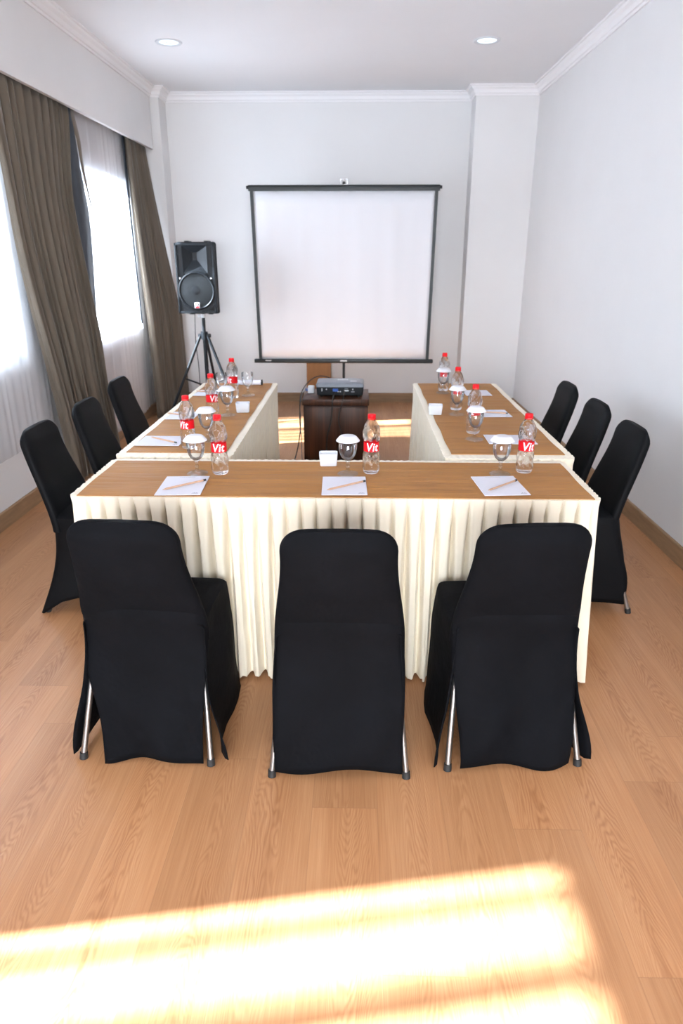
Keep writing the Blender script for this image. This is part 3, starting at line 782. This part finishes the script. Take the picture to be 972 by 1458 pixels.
# ------------------------------------------------------------------ small white boxes
def make_box():
    t = empty('sugar_holder', (0, 0, 0)); b = NB(); w0, d0, w1, d1, h = .033, .022, .037, .026, .052
    rows = []
    def rect(w, d, z): 
        r = .006; pts = []
        for (cx, cy, a0) in ((w - r, d - r, 0), (-w + r, d - r, 90), (-w + r, -d + r, 180), (w - r, -d + r, 270)):
            for k in range(4): a = R(a0 + 30 * k); pts.append(Vector((cx + r * math.cos(a), cy + r * math.sin(a), z)))
        return pts
    rows = [rect(w0 * .9, d0 * .9, 0), rect(w0, d0, .002), rect(w1, d1, h), rect(w1 - .002, d1 - .002, h + .001), rect(w1 - .0035, d1 - .0035, h - .001), rect(w0 - .003, d0 - .003, .005)]
    vr = grid(b, rows, close=True); b.faces.new(vr[0]); b.faces.new(vr[-1]); obj('holder_body', b, M['white'], t, 50)
    return t
sp = make_box()
def sachets(t):
    for k in range(4):
        b = NB(); box(b, -.024, .020, -.011 + k * .006, -.009 + k * .006, .006, .050 + .004 * (k % 2), .0005, 1); s = obj('sachet', b, M['paper'], t, 0); s['label'] = 'white paper sachet'
o2 = copy_tree(sp); o3 = copy_tree(sp)
for o, p, rz, lab in ((sp, (-.114, 2.650), 2, 'small white ceramic holder on the front table beside the middle goblet'), (o2, (-.617, 3.640), 4, 'small white ceramic holder on the left side table'), (o3, (.417, 3.610), -4, 'small white ceramic holder on the right side table')):
    o.location = (*p, TZ); o.rotation_euler = (0, 0, R(rz)); tag(o, lab, 'sugar holder', 'white holders on the tables')
for o in (o2, o3):
    for k in range(3):
        b = NB(); box(b, -.026 + .004 * k, .022 + .003 * k, -.012 + k * .009, -.0105 + k * .009, .006, .051 + .004 * (k % 2)); s = obj('sachet', b, M['foam'], o, 0)
t = tag(empty('paper_tube', (-.705, 4.47, TZ)), 'white tube with a black end cap, far end of the left side table', 'tube')
b = NB(); tube(b, [(-.10, 0, .016), (.075, 0, .016)], .016, 20); obj('tube_body', b, M['paper'], t)
b = NB(); tube(b, [(.075, 0, .0175), (.085, 0, .0175)], .0175, 20); e = obj('end_cap', b, M['rubber'], t); e['label'] = 'black end cap'

# ------------------------------------------------------------------ cabinet with the projector
cx0, cx1, cy0, cy1, ch = -.425, .092, 5.23, 5.68, .514
cb = tag(empty('cabinet', ((cx0 + cx1) / 2, (cy0 + cy1) / 2, 0)), 'dark walnut cabinet carrying the projector in the middle of the room', 'cabinet')
hw, hd = (cx1 - cx0) / 2, (cy1 - cy0) / 2
b = NB(); box(b, -hw + .008, hw - .008, -hd + .012, hd - .01, .025, ch - .058, .002); obj('cabinet_body', b, M['walnut'], cb)
b = NB(); box(b, -hw, hw, -hd, hd, ch - .048, ch, .003); obj('cabinet_top', b, M['walnut'], cb)
b = NB(); box(b, -hw + .014, hw - .014, -hd + .022, hd - .02, ch - .058, ch - .048); obj('shadow_gap', b, M['dark'], cb, 0)
for s in (-1, 1):
    b = NB(); box(b, (.004 if s > 0 else -hw + .014), (hw - .014 if s > 0 else -.002), -hd + .006, -hd + .012, .035, ch - .066, .0015); obj('back_panel', b, M['walnut'], cb)
    for q_ in (-1, 1):
        b = NB(); lathe(b, [(0, 0), (.016, 0), (.018, .004), (.016, .025), (0, .025)], 16, None, s * (hw - .04), q_ * (hd - .05)); obj('cabinet_foot', b, M['rubber'], cb)
pj = tag(empty('projector', (-.135, 5.435, ch)), 'black and grey digital projector with cables on the walnut cabinet', 'projector')
pw, pd = .185, .125
b = NB()
rows = []
def prect(w, d, z, r=.015):
    pts = []
    for (cx, cy, a0) in ((w - r, d - r, 0), (-w + r, d - r, 90), (-w + r, -d + r, 180), (w - r, -d + r, 270)):
        for k in range(5): a = R(a0 + 22.5 * k); pts.append(Vector((cx + r * math.cos(a), cy + r * math.sin(a), z)))
    return pts
vr = grid(b, [prect(pw - .014, pd - .01, .014), prect(pw - .006, pd - .004, .020), prect(pw, pd, .075), prect(pw, pd, .082)], close=True); b.faces.new(vr[0]); b.faces.new(vr[-1]); obj('projector_body', b, M['plastic'], pj)
b = NB(); vr = grid(b, [prect(pw + .001, pd + .001, .080), prect(pw + .002, pd + .002, .094), prect(pw - .006, pd - .006, .108), prect(pw - .03, pd - .03, .114)], close=True); b.faces.new(vr[0]); b.faces.new(vr[-1]); obj('projector_lid', b, M['grey'], pj)
b = NB()
for k in range(7): box(b, -.02 + k * .012, -.013 + k * .012, .0, .05, .1135, .1155)
box(b, .08, .13, -.06, -.03, .1135, .1150); obj('control_buttons', b, M['silver'], pj, 0)
def port(name, x, z, w, h, m, lab=None, dd=.004):
    b = NB(); box(b, x - w / 2, x + w / 2, -pd - dd, -pd + .004, z - h / 2, z + h / 2, .001, 1); o = obj(name, b, m, pj, 0)
    if lab: o['label'] = lab
port('vga_plug', -.035, .060, .042, .020, M['blue'], 'blue connector plug', .022)
port('vga_socket', .050, .054, .036, .010, M['silver']); port('vga_socket', .050, .068, .030, .004, M['grey'])
for x, z in ((-.140, .066), (-.140, .054), (-.105, .064), (.100, .064), (.003, .046), (-.014, .046)): port('jack_socket', x, z, .008, .008, M['silver'])
port('power_socket', .10, .045, .026, .008, M['grey'])
for sx in (-1, 1):
    for sy in (-1, 1):
        b = NB(); lathe(b, [(0, 0), (.010, 0), (.011, .016), (0, .016)], 14, None, sx * (pw - .04), sy * (pd - .035)); obj('foot', b, M['rubber'], pj)
b = NB(); tube(b, [(-.06, pd - .01, .06), (-.06, pd + .02, .06)], .032, 24); obj('lens', b, M['plastic'], pj)
pa = tag(empty('power_adapter', (-.370, 5.50, ch)), 'white power adapter plug lying left of the projector', 'adapter')
b = NB(); box(b, -.028, .024, -.03, .03, .0, .058, .008, 3); obj('adapter_body', b, M['silver'], pa)
b = NB(); box(b, -.050, -.028, -.012, .012, .016, .034, .004, 2); e = obj('plug', b, M['blue'], pa); e['label'] = 'dark blue plug'
def cable(pts, r, label, m=None, n=6):
    P0 = Vector(pts[0]); b = NB(); tube(b, spline([Vector(p) - P0 for p in pts], n), r, 8)
    return tag(obj('cable', b, m or M['rubber'], None, 60, loc=P0), label, 'cable')
cable([(-.17, 5.285, .555), (-.175, 5.250, .552), (-.19, 5.218, .50), (-.20, 5.212, .36), (-.235, 5.212, .20), (-.235, 5.200, .008)], .0055, 'thick black cable hanging down the cabinet front, left one')
cable([(-.10, 5.290, .57), (-.10, 5.240, .56), (-.12, 5.219, .47), (-.145, 5.214, .36), (-.125, 5.214, .26), (-.150, 5.210, .12), (-.185, 5.205, .045), (-.20, 5.19, .006)], .004, 'thin black cable looping down the cabinet front, right one')
cable([(-.22, 5.52, .632), (-.30, 5.50, .650), (-.38, 5.45, .62), (-.44, 5.40, .54), (-.455, 5.36, .44), (-.450, 5.33, .28), (-.47, 5.28, .12), (-.50, 5.22, .01)], .004, 'black cable running from the projector top over the cabinet edge')
cable([(-.40, 5.49, .545), (-.445, 5.44, .50), (-.46, 5.36, .33), (-.445, 5.32, .20), (-.44, 5.28, .08), (-.43, 5.2, .01)], .003, 'thin grey cable hanging beside the left side of the cabinet', M['cablegrey'])

# ------------------------------------------------------------------ projection screen
YS = 7.10; sxm = -.142
ps = tag(empty('projection_screen', (sxm, YS, 0)), 'white tripod projection screen with black borders in front of the back wall', 'projection screen')
b = NB(); rows = []
for k in range(13):
    v = k / 12; z = .545 + (2.135 - .545) * v; row = []
    for i in range(41):
        u = i / 40 * 2 - 1; hwd = .848 + .022 * v
        fold = .004 * math.sin(u * 13 * (1 + .5 * v) + 1.2) * (.35 + .65 * math.sin(v * PI)) + .0025 * math.sin(u * 31)
        row.append(Vector((u * hwd, fold, z)))
    rows.append(row)
grid(b, rows)
M['screen'] = mat('matte_screen_fabric', (.72, .72, .75), .8)
solid(obj('screen_fabric', b, M['screen'], ps, 60), .0015)
for s in (-1, 1):
    b = NB(); pr = [(s * .836, .545), (s * .866, .545), (s * .890, 2.14), (s * .860, 2.14)]; prism(b, pr, -.0085, .006, 'y'); obj('screen_border', b, M['screenframe'], ps, 0)
b = NB(); tube(b, [(-.905, .012, 2.158), (.905, .012, 2.158)], .022, 20); box(b, -.905, .905, -.008, .010, 2.125, 2.160); obj('screen_housing', b, M['screenframe'], ps)
b = NB()
for s in (-1, 1): tube(b, [(s * .902, .012, 2.158), (s * .925, .012, 2.158)], .014, 14)
obj('housing_end_cap', b, M['plastic'], ps)
b = NB(); box(b, -.915, .910, -.022, .022, .522, .562, .008, 3); bb_ = obj('bottom_bar', b, M['screenframe'], ps)
b = NB(); box(b, -.035, .035, -.0245, -.0215, .540, .552, .0008, 1); l_ = obj('bar_label', b, M['silver'], bb_); l_['label'] = 'small silver sticker in the middle of the bar'
b = NB(); box(b, -.80, -.74, -.0245, -.0215, .542, .552, .0008, 1); l_ = obj('bar_label', b, M['silver'], bb_); l_['label'] = 'small silver sticker at the left end of the bar'
b = NB(); tube(b, [(0, .06, .05), (0, .06, 2.21)], .014, 14); obj('pole', b, M['screenframe'], ps)
b = NB(); box(b, -.035, .035, .035, .075, 2.180, 2.186); box(b, -.035, -.028, .04, .07, 2.18, 2.235); box(b, .028, .035, .04, .07, 2.18, 2.235); tube(b, [(0, .055, 2.18), (0, .055, 2.235)], .009, 10); box(b, -.032, .032, .05, .06, 2.228, 2.235); obj('hanging_hook', b, M['chrome'], ps)
for k in range(3):
    a = R(90 + 120 * k); b = NB(); tube(b, [(.0, .06, .30), (.13 * math.cos(a), .06 + .13 * math.sin(a), .13), (.18 * math.cos(a), .06 + .18 * math.sin(a), .008)], .009, 10); obj('leg', b, M['screenframe'], ps)
b = NB(); box(b, -.135, .135, -.012, .012, 0, .95, .002)
wb = tag(obj('wooden_board', b, M['board'], None, 0, loc=(-.427, YB - .068, 0)), 'narrow orange-brown wooden board leaning behind the projection screen', 'board')
wb.rotation_euler = (R(-2.2), 0, 0)

# ------------------------------------------------------------------ loudspeaker on its stand
SX, SY = -1.475, 6.70
sk = tag(empty('loudspeaker', (SX, SY, 1.045), R(0)), 'black loudspeaker with round grille on the tripod stand in the far left corner', 'loudspeaker')
Hs = .625
b = NB(); rows = []
def spk(hw, yf, yb, z, tb=.72, r=.028):
    pts = []; hb = hw * tb
    for (x, y, a0) in ((hw - r, yf + r, -90),): pass
    for k in range(6): a = R(-90 + 18 * k); pts.append(Vector((hw - r + r * math.cos(a), yf + r + r * math.sin(a), z)))
    for k in range(6): a = R(0 + 18 * k); pts.append(Vector((hb - r + r * math.cos(a), yb - r + r * math.sin(a), z)))
    for k in range(6): a = R(90 + 18 * k); pts.append(Vector((-hb + r + r * math.cos(a), yb - r + r * math.sin(a), z)))
    for k in range(6): a = R(180 + 18 * k); pts.append(Vector((-hw + r + r * math.cos(a), yf + r + r * math.sin(a), z)))
    return pts
for z, i in ((0, .018), (.006, .006), (.016, 0), (Hs - .020, 0), (Hs - .008, .006), (Hs, .022)):
    rows.append(spk(.186 - i, -.120 + i, .165 - i, z))
vr = grid(b, rows, close=True); b.faces.new(vr[0]); b.faces.new(vr[-1]); obj('speaker_cabinet', b, M['plastic'], sk, 40)
F = -.166
def rim(bm, x0, x1, z0, z1, t, y0, y1):
    box(bm, x0, x1, y0, y1, z0, z0 + t, .003, 2); box(bm, x0, x1, y0, y1, z1 - t, z1, .003, 2); box(bm, x0, x0 + t, y0, y1, z0, z1, .003, 2); box(bm, x1 - t, x1, y0, y1, z0, z1, .003, 2)
b = NB(); rim(b, -.178, .178, .006, Hs - .010, .020, F - .012, -.112); obj('front_rim', b, M['plastic'], sk)
# horn: rectangular flare sinking to a dark throat
b = NB(); x0, x1, z0, z1 = -.112, .112, .355, .592
o_ = [(x0, z0), (x1, z0), (x1, z1), (x0, z1)]; i_ = [(-.030, .470), (.012, .470), (.012, .535), (-.030, .535)]
grid(b, [[Vector((x, F - .006, z)) for x, z in o_], [Vector((x * .80 - .004, F + .006, .495 + (z - .495) * .80)) for x, z in o_], [Vector((x, -.124, z)) for x, z in i_]], close=True)
obj('horn_flare', b, M['plastic'], sk, 20)
b = NB(); box(b, -.030, .012, -.1235, -.119, .470, .535); obj('horn_throat', b, M['dark'], sk, 0)
b = NB()
pts = [(-.160, .024), (.160, .024), (.160, .335)] + [(.172 * math.cos(R(a)), .205 + .172 * math.sin(R(a))) for a in range(48, 133, 6)] + [(-.160, .335)]
prism(b, pts, F - .002, -.118, 'y'); obj('front_baffle', b, M['plastic'], sk, 20)
for s in (-1, 1):
    b = NB(); box(b, min(s * .112, s * .160), max(s * .112, s * .160), F + .004, -.118, .330, Hs - .030); obj('side_baffle', b, M['plastic'], sk, 0)
    for (za, zb_) in ((.395, .478), (.488, .575)):
        b = NB(); xa = s * .137; prism(b, [(xa - s * .013, za + (.03 if za < .45 else 0)), (xa + s * .013, za), (xa + s * .013, zb_), (xa - s * .013, zb_)][::s], F + .0005, F + .010, 'y'); obj('port_slot', b, M['dark'], sk, 0)
def disc(bm, cx, cz, r, y, dome, n=40, rings=6):
    rr = []
    for k in range(1, rings + 1):
        q = r * k / rings; rr.append([Vector((cx + q * math.cos(2 * PI * i / n), y - dome * (1 - (k / rings) ** 2), cz + q * math.sin(2 * PI * i / n))) for i in range(n)])
    vr = grid(bm, rr, close=True); c = bm.verts.new((cx, y - dome, cz))
    for i in range(n): bm.faces.new((vr[0][i], vr[0][(i + 1) % n], c))
b = NB(); disc(b, 0, .205, .152, F - .010, .010)
gr_ = obj('grille', b, M['grille'], sk, 60)
b = NB(); tube(b, [(.158 * math.cos(a), F - .010, .205 + .158 * math.sin(a)) for a in [2 * PI * k / 40 for k in range(41)]], .010, 8, False); obj('grille_ring', b, M['plastic'], sk, 60)
b = NB(); disc(b, -.005, .210, .038, F - .021, .004); d_ = obj('dust_dome', b, M['plastic'], sk, 60)
for s in (-1, 1):
    b = NB(); lathe(b, [(0, 0), (.008, 0), (.008, .004), (.004, .006), (0, .006)], 12); o = obj('screw', b, M['chrome'], sk, 40, loc=(s * .140, F - .012, .315), rot=(R(90), 0, 0)); o['label'] = 'bright chrome screw'
    b = NB(); prism(b, [(s * .150, .030), (s * .150, .075), (s * .105, .032)], F - .006, F + .001, 'y'); obj('port_slot', b, M['dark'], sk, 0)
bd = NB(); box(bd, -.024, .024, F - .032, F - .026, .055, .105, .003, 2); badge = obj('badge', bd, M['silver'], sk); badge['label'] = 'small silver, black and red emblem'
b = NB(); prism(b, [(-.017, .095), (-.006, .070), (-.002, .070), (-.010, .098)][::1], F - .034, F - .032, 'y'); prism(b, [(.017, .095), (.006, .070), (.002, .070), (.010, .098)], F - .034, F - .032, 'y'); obj('emblem_wings', b, M['dark'], badge, 0)
b = NB(); box(b, -.017, .017, F - .034, F - .032, .058, .069); e = obj('emblem_band', b, M['red'], badge, 0); e['label'] = 'red lower band of the emblem'
b = NB(); prism(b, [(-.007, .098), (.007, .098), (.0, .074)], F - .034, F - .032, 'y'); obj('emblem_shield', b, M['letter'], badge, 0)
for x in (-.09, .09):
    for z, d in ((0, -1), (Hs, 1)):
        b = NB(); box(b, x - .02, x + .02, -.06, .06, min(z, z + d * .010), max(z, z + d * .010), .002, 1); obj('rubber_foot', b, M['rubber'], sk)
ss = tag(empty('speaker_stand', (SX + .003, SY + .01, 0)), 'black tripod stand under the loudspeaker in the far left corner', 'speaker stand')
b = NB(); tube(b, [(0, 0, .30), (0, 0, .86)], .019, 16); tube(b, [(0, 0, .84), (0, 0, 1.04)], .0165, 16); obj('pole', b, M['plastic'], ss)
b = NB(); tube(b, [(0, 0, .80), (0, 0, .87)], .034, 16); box(b, -.06, .06, -.02, .02, .815, .850, .006, 2); obj('collar', b, M['plastic'], ss)
b = NB(); tube(b, [(0, 0, .33), (0, 0, .37)], .027, 16); obj('lower_collar', b, M['plastic'], ss)
b = NB(); tube(b, [(0, 0, 1.0), (0, 0, 1.035)], .024, 14); box(b, -.05, -.02, -.012, .012, 1.005, 1.03, .003, 2); obj('clamp_knob', b, M['silver'], ss)
for k, a in enumerate((R(197), R(-28), R(85))):
    ca, sa = math.cos(a), math.sin(a)
    b = NB(); tube(b, [(.04 * ca, .04 * sa, .83), (.30 * ca, .30 * sa, .26), (.42 * ca, .42 * sa, .012)], .0135, 12); l = obj('leg', b, M['plastic'], ss)
    b = NB(); tube(b, [(.41 * ca, .41 * sa, .03), (.425 * ca, .425 * sa, .0)], .018, 12); obj('rubber_foot', b, M['rubber'], l)
    b = NB(); tube(b, [(.02 * ca, .02 * sa, .35), (.22 * ca, .22 * sa, .435)], .008, 10); obj('brace', b, M['plastic'], ss)
cable([(SX - .100, SY + .12, 1.030), (SX - .100, SY + .10, .95), (SX - .095, SY + .05, .75), (SX - .085, SY + .06, .50), (SX - .10, SY + .10, .15), (SX - .12, SY + .2, .008)], .004, 'thin dark cable hanging down from the loudspeaker')

# ------------------------------------------------------------------ downlights
for x, y, lab in ((-1.433, 5.99, 'round recessed ceiling downlight above the curtains, left one'), (.94, 5.995, 'round recessed ceiling downlight near the right wall, right one')):
    t = tag(empty('ceiling_downlight', (x, y, CH)), lab, 'ceiling light', 'recessed downlights in the ceiling')
    b = NB(); lathe(b, [(.070, .0), (.073, -.006), (.095, -.008), (.100, -.003), (.100, .0)], 40); obj('trim_ring', b, M['silver'], t, 50)
    em = M.get('lamp')
    if not em:
        em = mat('lit_lamp_glass', (.8, .9, 1), .2); em.node_tree.nodes['Principled BSDF'].inputs['Emission Color'].default_value = (.78, .90, 1, 1); em.node_tree.nodes['Principled BSDF'].inputs['Emission Strength'].default_value = 1.0; M['lamp'] = em
    b = NB(); lathe(b, [(0, -.004), (.03, -.0045), (.071, -.002)], 32); d = obj('diffuser', b, em, t, 50); d['label'] = 'bright frosted lamp disc'
    b = NB()
    for k in range(6): a = PI * k / 6; tube(b, [(-.068 * math.cos(a), -.068 * math.sin(a), -.0055), (.068 * math.cos(a), .068 * math.sin(a), -.0055)], .0012, 6)
    obj('louvre', b, M['silver'], t, 0)
